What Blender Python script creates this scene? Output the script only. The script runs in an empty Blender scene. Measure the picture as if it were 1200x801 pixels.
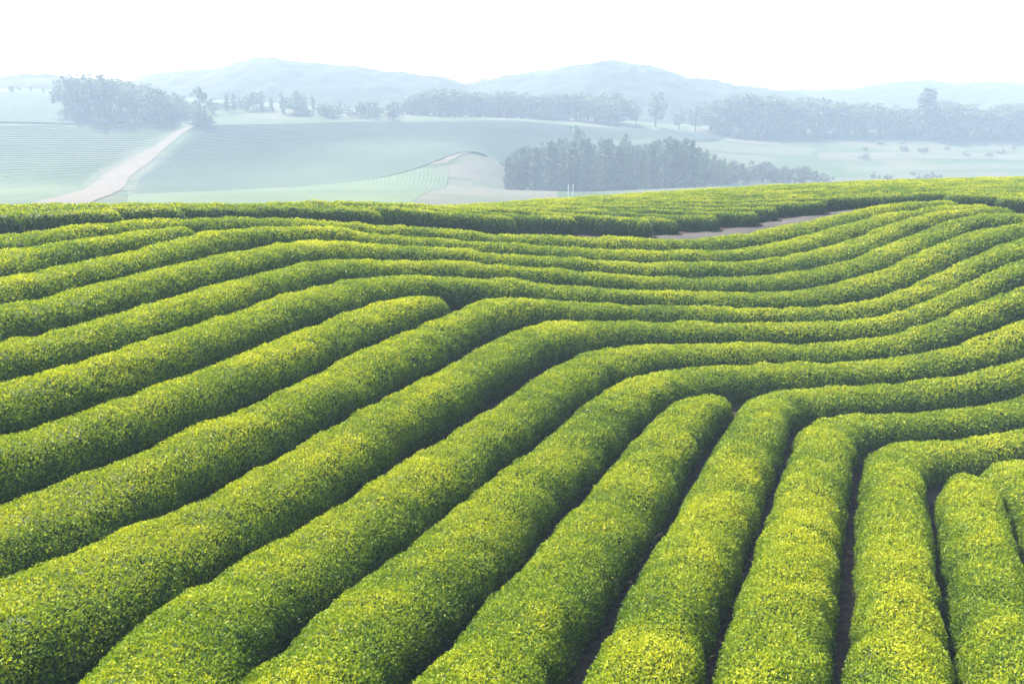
import bpy, math, random
import numpy as np

rng = np.random.default_rng(7)
random.seed(7)

# ---------------------------------------------------------------- measured layout (metres, eye at the origin)
ROWS = {
 'A': [[8.67,10.29,0.68],[9.08,11.11,0.7],[9.49,11.92,0.71],[9.88,12.73,0.71],[10.27,13.56,0.71],[10.64,14.39,0.7],[10.98,15.23,0.67],[11.29,16.08,0.67],[11.55,16.95,0.71],[11.85,17.81,0.78],[12.37,18.52,0.79],[13.2,18.86,0.76]],
 'B': [[6.76,9.6,0.6],[7.11,10.41,0.6],[7.48,11.22,0.6],[7.85,12.02,0.6],[8.22,12.83,0.61],[8.59,13.63,0.61],[8.97,14.43,0.62],[9.35,15.23,0.62],[9.75,16.02,0.61],[10.2,16.79,0.6]],
 'C': [[5.04,9.15,0.67],[5.41,9.98,0.63],[5.78,10.8,0.61],[6.14,11.63,0.6],[6.5,12.45,0.6],[6.86,13.28,0.61],[7.23,14.11,0.61],[7.59,14.93,0.62],[7.96,15.76,0.64],[8.32,16.58,0.66],[8.7,17.41,0.69],[9.1,18.21,0.73],[9.61,18.94,0.78],[10.3,19.51,0.81],[11.1,19.89,0.8],[11.96,20.18,0.75],[12.82,20.44,0.72],[13.69,20.7,0.69],[13.98,20.78,0.69]],
 'D': [[3.26,8.89,0.65],[3.6,9.73,0.67],[3.95,10.57,0.68],[4.31,11.4,0.68],[4.67,12.23,0.68],[5.03,13.06,0.68],[5.39,13.89,0.69],[5.75,14.72,0.69],[6.12,15.54,0.68],[6.5,16.36,0.68],[6.87,17.19,0.68],[7.24,18.02,0.69],[7.6,18.85,0.71],[7.98,19.67,0.75],[8.45,20.43,0.79],[9.07,21.07,0.81],[9.86,21.49,0.8],[10.72,21.76,0.77],[11.6,21.95,0.74],[12.49,22.12,0.71],[13.38,22.29,0.7],[14.27,22.44,0.69],[14.87,22.54,0.7]],
 'E': [[1.61,8.72,0.72],[1.88,9.58,0.69],[2.17,10.42,0.68],[2.5,11.26,0.69],[2.86,12.08,0.69],[3.21,12.9,0.69],[3.57,13.72,0.69],[3.92,14.55,0.7],[4.27,15.37,0.7],[4.62,16.2,0.71],[4.97,17.03,0.72],[5.33,17.84,0.72],[5.71,18.65,0.71],[6.09,19.47,0.69],[6.44,20.29,0.67],[6.76,21.13,0.68],[7.17,21.92,0.74],[7.77,22.55,0.8],[8.54,22.98,0.8],[9.39,23.26,0.77],[10.26,23.46,0.74],[11.15,23.61,0.72],[12.04,23.71,0.7],[12.93,23.82,0.69],[13.81,23.96,0.68],[14.69,24.15,0.68],[15.56,24.34,0.67],[15.85,24.4,0.67]],
 'F': [[-0.37,8.38,0.78],[-0.13,9.25,0.79],[0.15,10.1,0.79],[0.46,10.94,0.79],[0.81,11.77,0.78],[1.15,12.6,0.78],[1.5,13.43,0.78],[1.86,14.26,0.78],[2.21,15.08,0.78],[2.56,15.91,0.77],[2.9,16.74,0.76],[3.26,17.57,0.75],[3.63,18.39,0.75],[4.01,19.2,0.74],[4.42,20.0,0.72],[4.9,20.76,0.67],[5.47,21.45,0.6]],
 'G': [[-2.25,7.84,0.73],[-2.12,8.73,0.78],[-1.94,9.62,0.8],[-1.68,10.48,0.81],[-1.36,11.33,0.8],[-1.01,12.16,0.79],[-0.66,12.99,0.78],[-0.32,13.83,0.77],[0.02,14.66,0.76],[0.38,15.49,0.75],[0.77,16.31,0.75],[1.16,17.12,0.75],[1.54,17.94,0.75],[1.92,18.76,0.75],[2.3,19.58,0.76],[2.7,20.39,0.77],[3.13,21.18,0.8],[3.6,21.95,0.82],[4.15,22.66,0.84],[4.8,23.28,0.84],[5.55,23.77,0.83],[6.36,24.17,0.81],[7.21,24.48,0.79],[8.07,24.73,0.77],[8.95,24.94,0.75],[9.84,25.11,0.73],[10.73,25.22,0.72],[11.63,25.31,0.73],[12.53,25.41,0.73],[13.42,25.53,0.74],[14.31,25.67,0.74],[15.2,25.86,0.74],[16.07,26.09,0.76],[16.92,26.38,0.77]],
 'H': [[-3.76,7.13,0.78],[-3.84,8.03,0.78],[-3.82,8.92,0.79],[-3.68,9.81,0.8],[-3.43,10.67,0.81],[-3.12,11.52,0.8],[-2.78,12.35,0.79],[-2.42,13.18,0.78],[-2.04,14.0,0.77],[-1.67,14.82,0.76],[-1.31,15.64,0.76],[-0.94,16.47,0.75],[-0.56,17.28,0.75],[-0.16,18.09,0.75],[0.23,18.9,0.75],[0.6,19.72,0.75],[0.97,20.54,0.76],[1.34,21.37,0.78],[1.71,22.19,0.81],[2.12,22.98,0.84],[2.63,23.72,0.85],[3.25,24.37,0.86],[3.97,24.91,0.84],[4.75,25.35,0.83],[5.58,25.71,0.81],[6.42,26.02,0.8],[7.29,26.26,0.78],[8.17,26.44,0.76],[9.06,26.57,0.74],[9.96,26.68,0.72],[10.85,26.78,0.71],[11.74,26.89,0.7],[12.64,27.03,0.69],[13.52,27.19,0.68],[14.4,27.39,0.68],[15.27,27.62,0.69],[16.14,27.86,0.7],[17.0,28.11,0.71],[17.87,28.35,0.72]],
 'I': [[-6.02,9.02,1.02],[-5.73,9.87,0.94],[-5.4,10.7,0.87],[-5.03,11.52,0.83],[-4.64,12.33,0.8],[-4.26,13.14,0.78],[-3.89,13.96,0.77],[-3.54,14.78,0.76],[-3.22,15.62,0.75],[-2.89,16.46,0.75],[-2.55,17.29,0.76],[-2.19,18.11,0.78],[-1.83,18.93,0.8],[-1.48,19.76,0.81],[-1.13,20.58,0.82],[-0.78,21.41,0.83],[-0.43,22.24,0.84],[-0.06,23.05,0.86],[0.33,23.86,0.9],[0.77,24.64,0.93],[1.31,25.35,0.93],[1.97,25.95,0.89],[2.71,26.45,0.83],[3.5,26.87,0.77],[4.33,27.22,0.74],[5.17,27.52,0.72],[6.03,27.77,0.7],[6.91,27.97,0.68],[7.79,28.13,0.66],[8.68,28.23,0.64],[9.58,28.3,0.64],[10.47,28.35,0.64],[11.37,28.39,0.66],[12.26,28.47,0.66],[13.15,28.61,0.66],[14.02,28.81,0.66],[14.88,29.06,0.65],[15.74,29.32,0.66],[16.6,29.58,0.67],[17.46,29.84,0.69],[18.32,30.1,0.7],[18.89,30.28,0.71]],
 'J': [[-7.3,10.99,0.88],[-6.86,11.78,0.82],[-6.44,12.57,0.77],[-6.02,13.37,0.76],[-5.62,14.17,0.75],[-5.24,14.99,0.75],[-4.87,15.81,0.75],[-4.52,16.64,0.75],[-4.19,17.48,0.75],[-3.89,18.33,0.76],[-3.58,19.18,0.78],[-3.25,20.02,0.8],[-2.91,20.85,0.81],[-2.57,21.69,0.82],[-2.23,22.52,0.8],[-1.89,23.36,0.76],[-1.57,24.2,0.72],[-1.25,25.04,0.73],[-0.89,25.87,0.81],[-0.41,26.61,0.89],[0.25,27.21,0.9],[1.03,27.64,0.86],[1.87,27.98,0.81],[2.71,28.29,0.77],[3.56,28.6,0.74],[4.41,28.89,0.71],[5.27,29.15,0.7],[6.15,29.34,0.69],[7.04,29.48,0.67],[7.94,29.56,0.65],[8.84,29.62,0.64],[9.74,29.68,0.64],[10.64,29.76,0.65],[11.53,29.85,0.66],[12.43,29.97,0.66],[13.32,30.11,0.66],[14.19,30.31,0.65],[15.05,30.58,0.66],[15.9,30.87,0.67],[16.75,31.18,0.69],[17.61,31.47,0.71],[18.46,31.75,0.76],[19.32,32.01,0.86],[19.9,32.18,0.94]],
 'K': [[-8.26,12.67,0.77],[-7.81,13.44,0.76],[-7.38,14.23,0.75],[-6.99,15.02,0.75],[-6.62,15.84,0.75],[-6.28,16.66,0.76],[-5.95,17.49,0.76],[-5.64,18.32,0.77],[-5.34,19.16,0.78],[-5.06,20.01,0.79],[-4.78,20.86,0.81],[-4.48,21.7,0.82],[-4.16,22.53,0.83],[-3.8,23.34,0.81],[-3.39,24.13,0.76],[-2.9,24.88,0.67],[-2.54,25.34,0.6]],
 'M': [[-9.19,14.35,0.77],[-8.76,15.14,0.77],[-8.35,15.94,0.76],[-7.98,16.76,0.76],[-7.67,17.6,0.76],[-7.39,18.45,0.76],[-7.13,19.31,0.76],[-6.86,20.17,0.77],[-6.58,21.02,0.77],[-6.3,21.87,0.79],[-6.03,22.73,0.8],[-5.74,23.58,0.82],[-5.41,24.41,0.84],[-5.02,25.22,0.86],[-4.57,26.0,0.88],[-4.02,26.7,0.87],[-3.37,27.32,0.85],[-2.64,27.84,0.84],[-1.87,28.29,0.83],[-1.07,28.7,0.83],[-0.26,29.08,0.83],[0.58,29.41,0.82],[1.43,29.68,0.8],[2.3,29.91,0.77],[3.17,30.14,0.74],[4.04,30.37,0.72],[4.91,30.6,0.71],[5.78,30.81,0.71],[6.66,30.99,0.73],[7.55,31.13,0.75],[8.44,31.25,0.77],[9.33,31.34,0.78],[10.22,31.44,0.8],[11.11,31.57,0.81],[11.99,31.75,0.82],[12.86,31.97,0.82],[13.72,32.23,0.83],[14.57,32.52,0.84],[15.41,32.84,0.85],[16.24,33.17,0.87],[17.07,33.52,0.89],[17.91,33.84,0.91],[18.77,34.08,0.92],[19.66,34.17,0.88],[20.54,34.09,0.76],[20.84,34.03,0.72]],
 'N': [[-10.13,16.07,0.77],[-9.77,16.89,0.78],[-9.42,17.71,0.78],[-9.1,18.55,0.78],[-8.8,19.4,0.77],[-8.53,20.25,0.76],[-8.27,21.11,0.77],[-8.03,21.97,0.78],[-7.78,22.84,0.79],[-7.51,23.69,0.81],[-7.24,24.55,0.83],[-6.95,25.4,0.85],[-6.6,26.22,0.87],[-6.18,27.01,0.88],[-5.63,27.72,0.88],[-4.99,28.34,0.86],[-4.28,28.89,0.85],[-3.53,29.37,0.83],[-2.75,29.81,0.82],[-1.96,30.24,0.81],[-1.16,30.64,0.8],[-0.32,30.97,0.79],[0.53,31.22,0.79],[1.4,31.45,0.79],[2.28,31.66,0.79],[3.15,31.87,0.79],[4.02,32.08,0.78],[4.89,32.3,0.77],[5.76,32.5,0.77],[6.65,32.67,0.77],[7.53,32.81,0.78],[8.42,32.94,0.79],[9.31,33.06,0.8],[10.2,33.18,0.81],[11.08,33.33,0.82],[11.95,33.54,0.82],[12.81,33.79,0.83],[13.67,34.07,0.83],[14.5,34.4,0.84],[15.32,34.77,0.86],[16.13,35.15,0.88],[16.95,35.52,0.91],[17.77,35.87,0.93],[18.62,36.16,0.92],[19.49,36.33,0.84],[20.35,36.23,0.73],[21.11,35.8,0.67],[21.55,35.4,0.67]],
 'O': [[-11.37,18.16,0.93],[-10.95,18.96,0.88],[-10.6,19.79,0.83],[-10.33,20.64,0.81],[-10.08,21.51,0.79],[-9.83,22.37,0.78],[-9.56,23.23,0.78],[-9.29,24.09,0.79],[-9.01,24.95,0.82],[-8.73,25.8,0.85],[-8.43,26.65,0.88],[-8.11,27.49,0.91],[-7.73,28.3,0.93],[-7.25,29.06,0.93],[-6.66,29.73,0.9],[-5.96,30.29,0.86],[-5.2,30.76,0.82],[-4.39,31.15,0.8],[-3.56,31.51,0.79],[-2.73,31.84,0.78],[-1.89,32.17,0.76],[-1.04,32.48,0.74],[-0.19,32.76,0.71],[0.67,33.03,0.7],[1.54,33.26,0.7],[2.41,33.47,0.71],[3.29,33.67,0.73],[4.17,33.86,0.75],[5.05,34.05,0.77],[5.93,34.23,0.77],[6.81,34.41,0.77],[7.7,34.59,0.77],[8.58,34.76,0.77],[9.47,34.91,0.78],[10.35,35.06,0.8],[11.23,35.24,0.82],[12.1,35.48,0.84],[12.95,35.78,0.85],[13.78,36.12,0.86],[14.6,36.49,0.87],[15.4,36.9,0.86],[16.19,37.34,0.84],[16.98,37.77,0.81],[17.79,38.15,0.76],[18.64,38.42,0.7],[19.52,38.44,0.65],[20.34,38.15,0.61],[21.01,37.57,0.6],[21.53,36.85,0.6]],
 'P': [[-12.4,20.03,0.83],[-12.08,20.87,0.81],[-11.78,21.72,0.79],[-11.49,22.57,0.78],[-11.21,23.42,0.77],[-10.96,24.28,0.78],[-10.75,25.16,0.77],[-10.55,26.03,0.75],[-10.34,26.91,0.7],[-10.1,27.77,0.69],[-9.81,28.62,0.73],[-9.46,29.45,0.78],[-8.99,30.2,0.77],[-8.37,30.85,0.73],[-7.65,31.37,0.7],[-6.88,31.83,0.68],[-6.08,32.24,0.66],[-5.26,32.62,0.66],[-4.44,32.97,0.65],[-3.6,33.3,0.65],[-2.76,33.61,0.65],[-1.9,33.88,0.66],[-1.03,34.12,0.68],[-0.16,34.34,0.68],[0.71,34.56,0.69],[1.57,34.8,0.7],[2.44,35.05,0.72],[3.3,35.3,0.74],[4.17,35.54,0.76],[5.04,35.75,0.77],[5.92,35.93,0.77],[6.8,36.09,0.77],[7.69,36.25,0.77],[8.57,36.42,0.77],[9.45,36.6,0.79],[10.32,36.82,0.81],[11.19,37.07,0.83],[12.03,37.37,0.84],[12.86,37.72,0.85],[13.67,38.11,0.84],[14.47,38.5,0.83],[15.28,38.9,0.81],[16.1,39.28,0.8],[16.93,39.62,0.78],[17.79,39.87,0.75],[18.67,39.96,0.7],[19.53,39.81,0.65],[20.31,39.39,0.62],[20.95,38.78,0.6],[21.34,38.32,0.6]],
 'Q': [[-13.67,22.25,0.93],[-13.4,23.1,0.87],[-13.12,23.94,0.8],[-12.82,24.78,0.75],[-12.5,25.6,0.71],[-12.18,26.43,0.67],[-11.83,27.24,0.64],[-11.42,28.03,0.61],[-11.27,28.28,0.6]],
 'R': [[-14.89,24.28,0.82],[-14.44,25.05,0.76],[-14.04,25.85,0.72],[-13.67,26.67,0.69],[-13.3,27.48,0.66],[-12.86,28.26,0.65],[-12.34,29.0,0.66],[-11.79,29.7,0.71],[-11.2,30.38,0.77],[-10.58,31.03,0.78],[-9.91,31.62,0.76],[-9.19,32.15,0.72],[-8.43,32.63,0.69],[-7.65,33.07,0.68],[-6.84,33.46,0.67],[-6.03,33.83,0.66],[-5.2,34.18,0.65],[-4.37,34.51,0.65],[-3.53,34.82,0.65],[-2.68,35.12,0.66],[-1.83,35.4,0.68],[-0.97,35.67,0.7],[-0.12,35.95,0.72],[0.73,36.23,0.74],[1.58,36.51,0.76],[2.44,36.78,0.77],[3.3,37.03,0.78],[4.17,37.26,0.78],[5.04,37.47,0.79],[5.92,37.67,0.8],[6.79,37.85,0.81],[7.67,38.03,0.81],[8.55,38.22,0.82],[9.42,38.45,0.82],[10.27,38.72,0.82],[11.11,39.02,0.82],[11.95,39.35,0.82],[12.78,39.69,0.82],[13.6,40.04,0.82],[14.43,40.4,0.81],[15.25,40.77,0.81],[16.06,41.13,0.81],[16.9,41.45,0.81],[17.77,41.66,0.81],[18.65,41.68,0.78],[19.51,41.47,0.73],[20.27,41.03,0.66],[20.95,40.44,0.6]],
}
GROUND_POINTS = [[-13.12,23.94,-4.97],[-5.83,9.58,-6.86],[6.21,19.74,-8.62],[4.89,27.42,-8.24],[-3.99,18.05,-6.87],[-10.24,20.93,-5.42],[-10.34,26.91,-5.27],[14.9,25.79,-8.52],[18.33,36.07,-6.44],[10.61,36.9,-7.37],[-0.82,16.74,-7.78],[20.06,39.56,-5.88],[1.71,22.19,-8.02],[0.3,29.31,-7.25],[7.24,10.68,-8.08],[1.02,36.32,-6.7],[-5.21,28.14,-6.23],[6.35,32.61,-7.77],[-9.89,16.61,-5.62],[9.68,23.33,-9.21],[8.96,17.95,-8.94],[-11.2,30.38,-5.1],[-4.88,25.49,-6.39],[13.05,39.81,-6.91],[9.32,21.23,-9.29],[-1.94,9.62,-7.34],[2.71,33.54,-7.23],[-6.61,31.97,-5.76],[15.59,34.9,-7.16],[-3.82,7.73,-6.5],[-2.75,29.81,-6.62],[14.47,38.5,-6.94],[0.15,10.1,-7.65],[14.88,29.06,-8.0],[10.22,31.44,-8.13],[10.76,14.67,-8.8],[5.49,30.75,-7.92],[-9.19,14.35,-5.91],[-0.19,22.78,-7.56],[-2.45,31.95,-6.53],[3.38,17.84,-8.45],[3.8,14.27,-8.31],[3.49,9.45,-7.63],[9.58,28.3,-8.52],[12.91,18.78,-9.53],[14.57,22.49,-9.27],[-8.27,21.11,-5.77],[-4.87,15.81,-6.78],[13.4,20.61,-9.53],[11.6,21.95,-9.4],[8.22,12.83,-8.33],[-7.6,23.41,-5.86],[5.87,14.99,-8.44],[21.55,35.4,-5.6],[-11.21,23.42,-5.23],[-7.07,29.29,-5.83],[-5.15,19.73,-6.5],[7.29,26.26,-8.69],[5.04,23.45,-8.67],[5.02,25.48,-8.48],[1.31,25.35,-7.77],[-2.46,21.97,-7.06],[-9.59,29.18,-5.38],[-2.04,14.0,-7.63],[13.38,33.97,-7.59],[17.79,39.87,-6.33],[17.75,29.92,-6.98],[8.58,34.76,-7.63],[-4.38,21.97,-6.62],[19.32,32.01,-6.37],[-2.4,35.22,-6.35],[12.56,28.51,-8.47],[-6.4,21.59,-6.15],[9.13,38.37,-7.17],[7.04,29.48,-8.29],[-1.57,24.2,-7.09],[-7.67,17.6,-5.98],[13.78,36.12,-7.28],[-4.66,31.03,-6.19],[-3.0,16.18,-7.26],[12.63,23.78,-9.16],[18.65,41.68,-6.06],[12.57,31.89,-7.96],[-5.88,13.64,-6.71],[1.11,31.37,-7.21],[15.79,41.01,-6.54],[1.27,12.88,-8.07],[10.73,25.22,-9.02],[-12.69,28.51,-4.99],[-5.75,33.95,-5.88],[-3.37,27.32,-6.65],[15.41,32.84,-7.42],[0.13,34.42,-6.79],[-3.01,11.8,-7.47],[-0.59,26.38,-7.27],[1.29,17.39,-8.16],[-1.13,20.58,-7.46],[7.54,22.36,-9.0],[1.61,8.72,-7.49],[2.99,28.4,-7.82],[20.81,37.79,-5.71],[2.84,20.65,-8.34],[15.93,37.19,-6.87],[16.72,28.03,-7.59],[19.36,34.16,-6.19],[5.92,35.93,-7.31],[11.55,16.95,-9.0],[-6.86,15.29,-6.3],[-11.37,18.16,-5.36],[11.08,33.33,-7.84],[3.3,37.03,-6.92],[11.1,19.89,-9.5],[-9.01,24.95,-5.57],[3.03,24.17,-8.23],[15.9,30.87,-7.54],[-13.79,26.4,-4.84],[0.02,14.66,-7.99],[0.48,19.45,-7.9],[-0.9,12.44,-7.82],[4.02,32.08,-7.57],[6.87,17.19,-8.61],[-7.3,10.99,-6.68],[-8.26,12.67,-6.28],[-6.84,25.67,-5.97],[4.43,11.67,-8.0],[6.79,37.85,-7.14],[-8.43,32.63,-5.49],[-12.4,20.03,-5.16],[-8.22,27.21,-5.66],[5.05,34.05,-7.46],[-2.07,18.38,-7.37],[2.44,15.64,-8.29],[-23.58,31.0,-4.8],[-28.42,37.37,-6.2],[-35.69,46.92,-10.8],[-19.47,32.0,-4.89],[-23.62,38.83,-6.29],[-29.86,49.09,-10.89],[-15.28,33.5,-5.04],[-18.6,40.78,-6.44],[-23.58,51.7,-11.04],[-11.25,37.0,-5.46],[-13.58,44.65,-6.86],[-17.07,56.13,-11.46],[-8.31,41.0,-5.86],[-9.9,48.84,-7.26],[-12.28,60.6,-11.86],[-4.66,46.0,-6.57],[-5.46,53.96,-7.97],[-6.67,65.9,-12.57],[0.0,52.0,-7.0],[0.0,60.0,-8.4],[0.0,72.0,-13.0],[5.85,58.0,-7.37],[6.66,65.96,-8.77],[7.86,77.9,-13.37],[12.9,64.0,-7.75],[14.49,71.84,-9.15],[16.86,83.61,-13.75],[20.84,69.0,-7.98],[23.16,76.66,-9.38],[26.63,88.15,-13.98],[29.37,73.0,-8.12],[32.36,80.42,-9.52],[36.84,91.55,-14.12],[38.2,76.0,-8.21],[41.79,83.15,-9.61],[47.18,93.87,-14.21],[47.03,78.0,-8.32],[51.16,84.85,-9.72],[57.36,95.13,-14.32],[60.28,80.0,-8.42],[65.1,86.39,-9.82],[72.32,95.97,-14.42],[-9.0,3.0,-5.6],[-5.0,-2.0,-6.0],[2.0,0.0,-7.0],[9.0,0.0,-8.0],[15.0,6.0,-9.2],[20.0,14.0,-9.4],[24.0,22.0,-8.8],[28.0,30.0,-7.4],[30.0,40.0,-6.0],[-16.0,14.0,-4.6],[-22.0,20.0,-4.1],[0.0,-12.0,-7.0],[-20.0,0.0,-5.0],[20.0,-8.0,-9.0]]
CREST = [[-23.58,31.0],[-19.47,32.0],[-15.28,33.5],[-11.25,37.0],[-8.31,41.0],[-4.66,46.0],[0.0,52.0],[5.85,58.0],[12.9,64.0],[20.84,69.0],[29.37,73.0],[38.2,76.0],[47.03,78.0],[60.28,80.0]]
PATH_EDGE = [[-30.0,16.0],[-19.5,23.5],[-17.3,26.1],[-15.2,28.3],[-13.4,30.5],[-11.8,32.3],[-9.3,35.1],[-4.2,37.8],[-1.2,38.9],[1.0,39.4],[3.25,40.2],[5.5,40.5],[8.0,41.6],[10.0,42.3],[12.2,43.2],[14.3,44.1],[16.5,44.8],[19.0,45.3],[21.3,44.2],[23.3,43.0],[24.3,41.7],[25.0,40.0],[25.6,38.0],[27.0,35.0],[29.0,31.0],[33.0,24.0]]


FOCAL = 980.0                      # picture 1200 wide
PITCH = math.atan((400.5 - 112.0) / FOCAL)
CP, SPI = math.cos(PITCH), math.sin(PITCH)
HEDGE_H = 0.85

scene = bpy.context.scene
COL = scene.collection

# ---------------------------------------------------------------- helpers
def link(o, parent=None):
    COL.objects.link(o)
    if parent is not None:
        o.parent = parent
    return o

def tag(o, label=None, cat=None, group=None, kind=None):
    if label: o['label'] = label
    if cat: o['category'] = cat
    if group: o['group'] = group
    if kind: o['kind'] = kind
    return o

def empty(name, loc):
    o = bpy.data.objects.new(name, None)
    o.empty_display_size = 0.3
    o.location = loc
    return link(o)

def mesh_from(name, verts, faces, mat=None, smooth=True, tint=None, tint_name='tint'):
    """verts (n,3); faces: list of (m,k) int arrays (k = 3 or 4)."""
    me = bpy.data.meshes.new(name)
    verts = np.asarray(verts, np.float32)
    me.vertices.add(len(verts))
    me.vertices.foreach_set('co', verts.ravel())
    fl = [np.asarray(f, np.int32) for f in faces if len(f)]
    nl = sum(f.size for f in fl); nf = sum(len(f) for f in fl)
    me.loops.add(nl); me.polygons.add(nf)
    me.loops.foreach_set('vertex_index', np.concatenate([f.ravel() for f in fl]))
    sizes = np.concatenate([np.full(len(f), f.shape[1], np.int32) for f in fl])
    starts = np.r_[0, np.cumsum(sizes)[:-1]].astype(np.int32)
    me.polygons.foreach_set('loop_start', starts)
    me.polygons.foreach_set('use_smooth', np.full(nf, smooth))
    if tint is not None:
        a = me.attributes.new(tint_name, 'FLOAT', 'POINT')
        a.data.foreach_set('value', np.asarray(tint, np.float32))
    me.update(calc_edges=True)
    if mat is not None:
        me.materials.append(mat)
    return me

def obj(name, me, parent=None, loc=None):
    o = bpy.data.objects.new(name, me)
    if loc is not None: o.location = loc
    return link(o, parent)

def hash3(i, j, k, seed=0):
    h = (i.astype(np.int64) * 374761393 + j.astype(np.int64) * 668265263 + k.astype(np.int64) * 2147483647 + seed * 144665) & 0xffffffff
    h = ((h ^ (h >> 13)) * 1274126177) & 0xffffffff
    h = (h ^ (h >> 16)) & 0xffffffff
    return h / 4294967295.0

def vnoise(p, scale, seed=0):
    """smooth value noise in -1..1"""
    q = np.asarray(p, float) * scale
    i = np.floor(q).astype(np.int64); f = q - i
    f = f * f * (3 - 2 * f)
    out = 0
    for a in (0, 1):
        for b in (0, 1):
            for c in (0, 1):
                w = (f[:, 0] if a else 1 - f[:, 0]) * (f[:, 1] if b else 1 - f[:, 1]) * (f[:, 2] if c else 1 - f[:, 2])
                out = out + w * hash3(i[:, 0] + a, i[:, 1] + b, i[:, 2] + c, seed)
    return out * 2 - 1

def far(y):
    return float(np.interp(y, [0, 90, 150, 200, 420, 740, 1500], [0, 90, 216, 256, 326, 432, 800]))

def pix(u, v, y):
    """bearing and slope of a survey sight line, and how far along it the point lies"""
    y = far(y)
    a = (u - 600) / FOCAL; b = (v - 400.5) / FOCAL
    r = np.array([a, CP - b * SPI, -SPI - b * CP])
    return r * (y / r[1])

# ---------------------------------------------------------------- terrain
def phi(d2):
    return np.where(d2 > 0, .5 * d2 * np.log(np.maximum(d2, 1e-9)), 0)

class Spline2D:
    def __init__(self, pts, lam):
        self.c = np.array(pts, float); n = len(self.c)
        k = phi(((self.c[:, None, :2] - self.c[None, :, :2]) ** 2).sum(2)) + lam * np.eye(n)
        p = np.c_[np.ones(n), self.c[:, :2]]
        self.w = np.linalg.solve(np.block([[k, p], [p.T, np.zeros((3, 3))]]), np.r_[self.c[:, 2], 0, 0, 0])
    def __call__(self, q):
        q = np.atleast_2d(q); out = np.empty(len(q))
        for s in range(0, len(q), 20000):
            b = q[s:s + 20000]
            out[s:s + 20000] = phi(((b[:, None, :2] - self.c[None, :, :2]) ** 2).sum(2)) @ self.w[:-3] + self.w[-3] + b[:, :2] @ self.w[-2:]
        return out

near_z = Spline2D(GROUND_POINTS, 1.0)
FAR = []
for u, v, y in [(-200, 236, 115), (-60, 234, 118), (50, 233, 118), (120, 229, 122), (60, 190, 172), (-150, 190, 172), (0, 151, 245), (100, 150, 252),
                (200, 148, 262), (-200, 150, 245), (140, 222, 135), (300, 208, 150), (450, 195, 165), (590, 184, 185), (260, 138, 300), (420, 139, 315),
                (600, 142, 330), (400, 168, 225), (520, 165, 240), (150, 234, 112), (300, 232, 112), (450, 229, 114), (560, 222, 135), (550, 195, 166),
                (600, 226, 150), (700, 224, 150), (830, 218, 155), (600, 222, 186), (650, 221, 188), (760, 218, 188), (830, 212, 186), (900, 205, 215), (1000, 196, 250), (1100, 180, 310), (1190, 166, 400),
                (900, 172, 340), (1350, 166, 400), (1350, 200, 240), (0, 107, 420), (60, 112, 400), (120, 138, 290), (0, 103, 560), (60, 103, 560), (-200, 104, 560), (-250, 108, 420),
                (170, 112, 560), (500, 136, 400), (600, 139, 430), (700, 142, 430), (1000, 162, 400), (1190, 161, 420), (850, 160, 400), (780, 150, 400),
                (700, 165, 300), (620, 160, 280), (800, 170, 300), (1000, 208, 190), (1150, 207, 195), (900, 216, 165), (1000, 216, 160), (1300, 216, 165)]:
    FAR.append(pix(u, v, y))
FAR += [(x, y, -17.0) for x in (-900, -450, 0, 450, 900) for y in (760, 1050)] + [(x, 560, -18) for x in (-80, 60, 200, 330, 600)] + [(-500, 200, -12), (500, 200, -19), (-500, -60, -14), (500, -60, -19), (0, -60, -17), (-200, 40, -15), (200, 60, -19)]
far_z = Spline2D(FAR, 30.0)

cr = np.array(CREST)
cr_az = np.arctan2(cr[:, 0], cr[:, 1]); cr_d = np.hypot(cr[:, 0], cr[:, 1])
order = np.argsort(cr_az); cr_az = cr_az[order]; cr_d = cr_d[order]

def crest_dist(x, y):
    return np.interp(np.arctan2(x, y), cr_az, cr_d)

def ground_z(q):
    q = np.atleast_2d(np.asarray(q, float))[:, :2]
    x, y = q[:, 0], q[:, 1]
    d = np.hypot(x, y)
    lim = np.where(y > 0, crest_dist(x, np.maximum(y, 1e-3)), 34)
    t = np.clip((d - lim - 4) / 32, 0, 1); t = t * t * (3 - 2 * t)
    z = np.zeros(len(q))
    m = t < 1; z[m] += (1 - t[m]) * near_z(q[m])
    m = t > 0; z[m] += t[m] * far_z(q[m])
    return z

# ---------------------------------------------------------------- materials
def material(name):
    m = bpy.data.materials.new(name); m.use_nodes = True
    nt = m.node_tree; nt.nodes.clear()
    out = nt.nodes.new('ShaderNodeOutputMaterial')
    return m, nt, out

def N(nt, kind, **kw):
    n = nt.nodes.new(kind)
    for k, v in kw.items():
        if k in n.inputs: n.inputs[k].default_value = v
        else: setattr(n, k, v)
    return n

def ramp(nt, stops, src):
    r = nt.nodes.new('ShaderNodeValToRGB')
    e = r.color_ramp.elements
    while len(e) < len(stops): e.new(0.5)
    for el, (p, c) in zip(e, stops):
        el.position = p; el.color = (*c, 1)
    nt.links.new(src, r.inputs[0])
    return r

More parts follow.
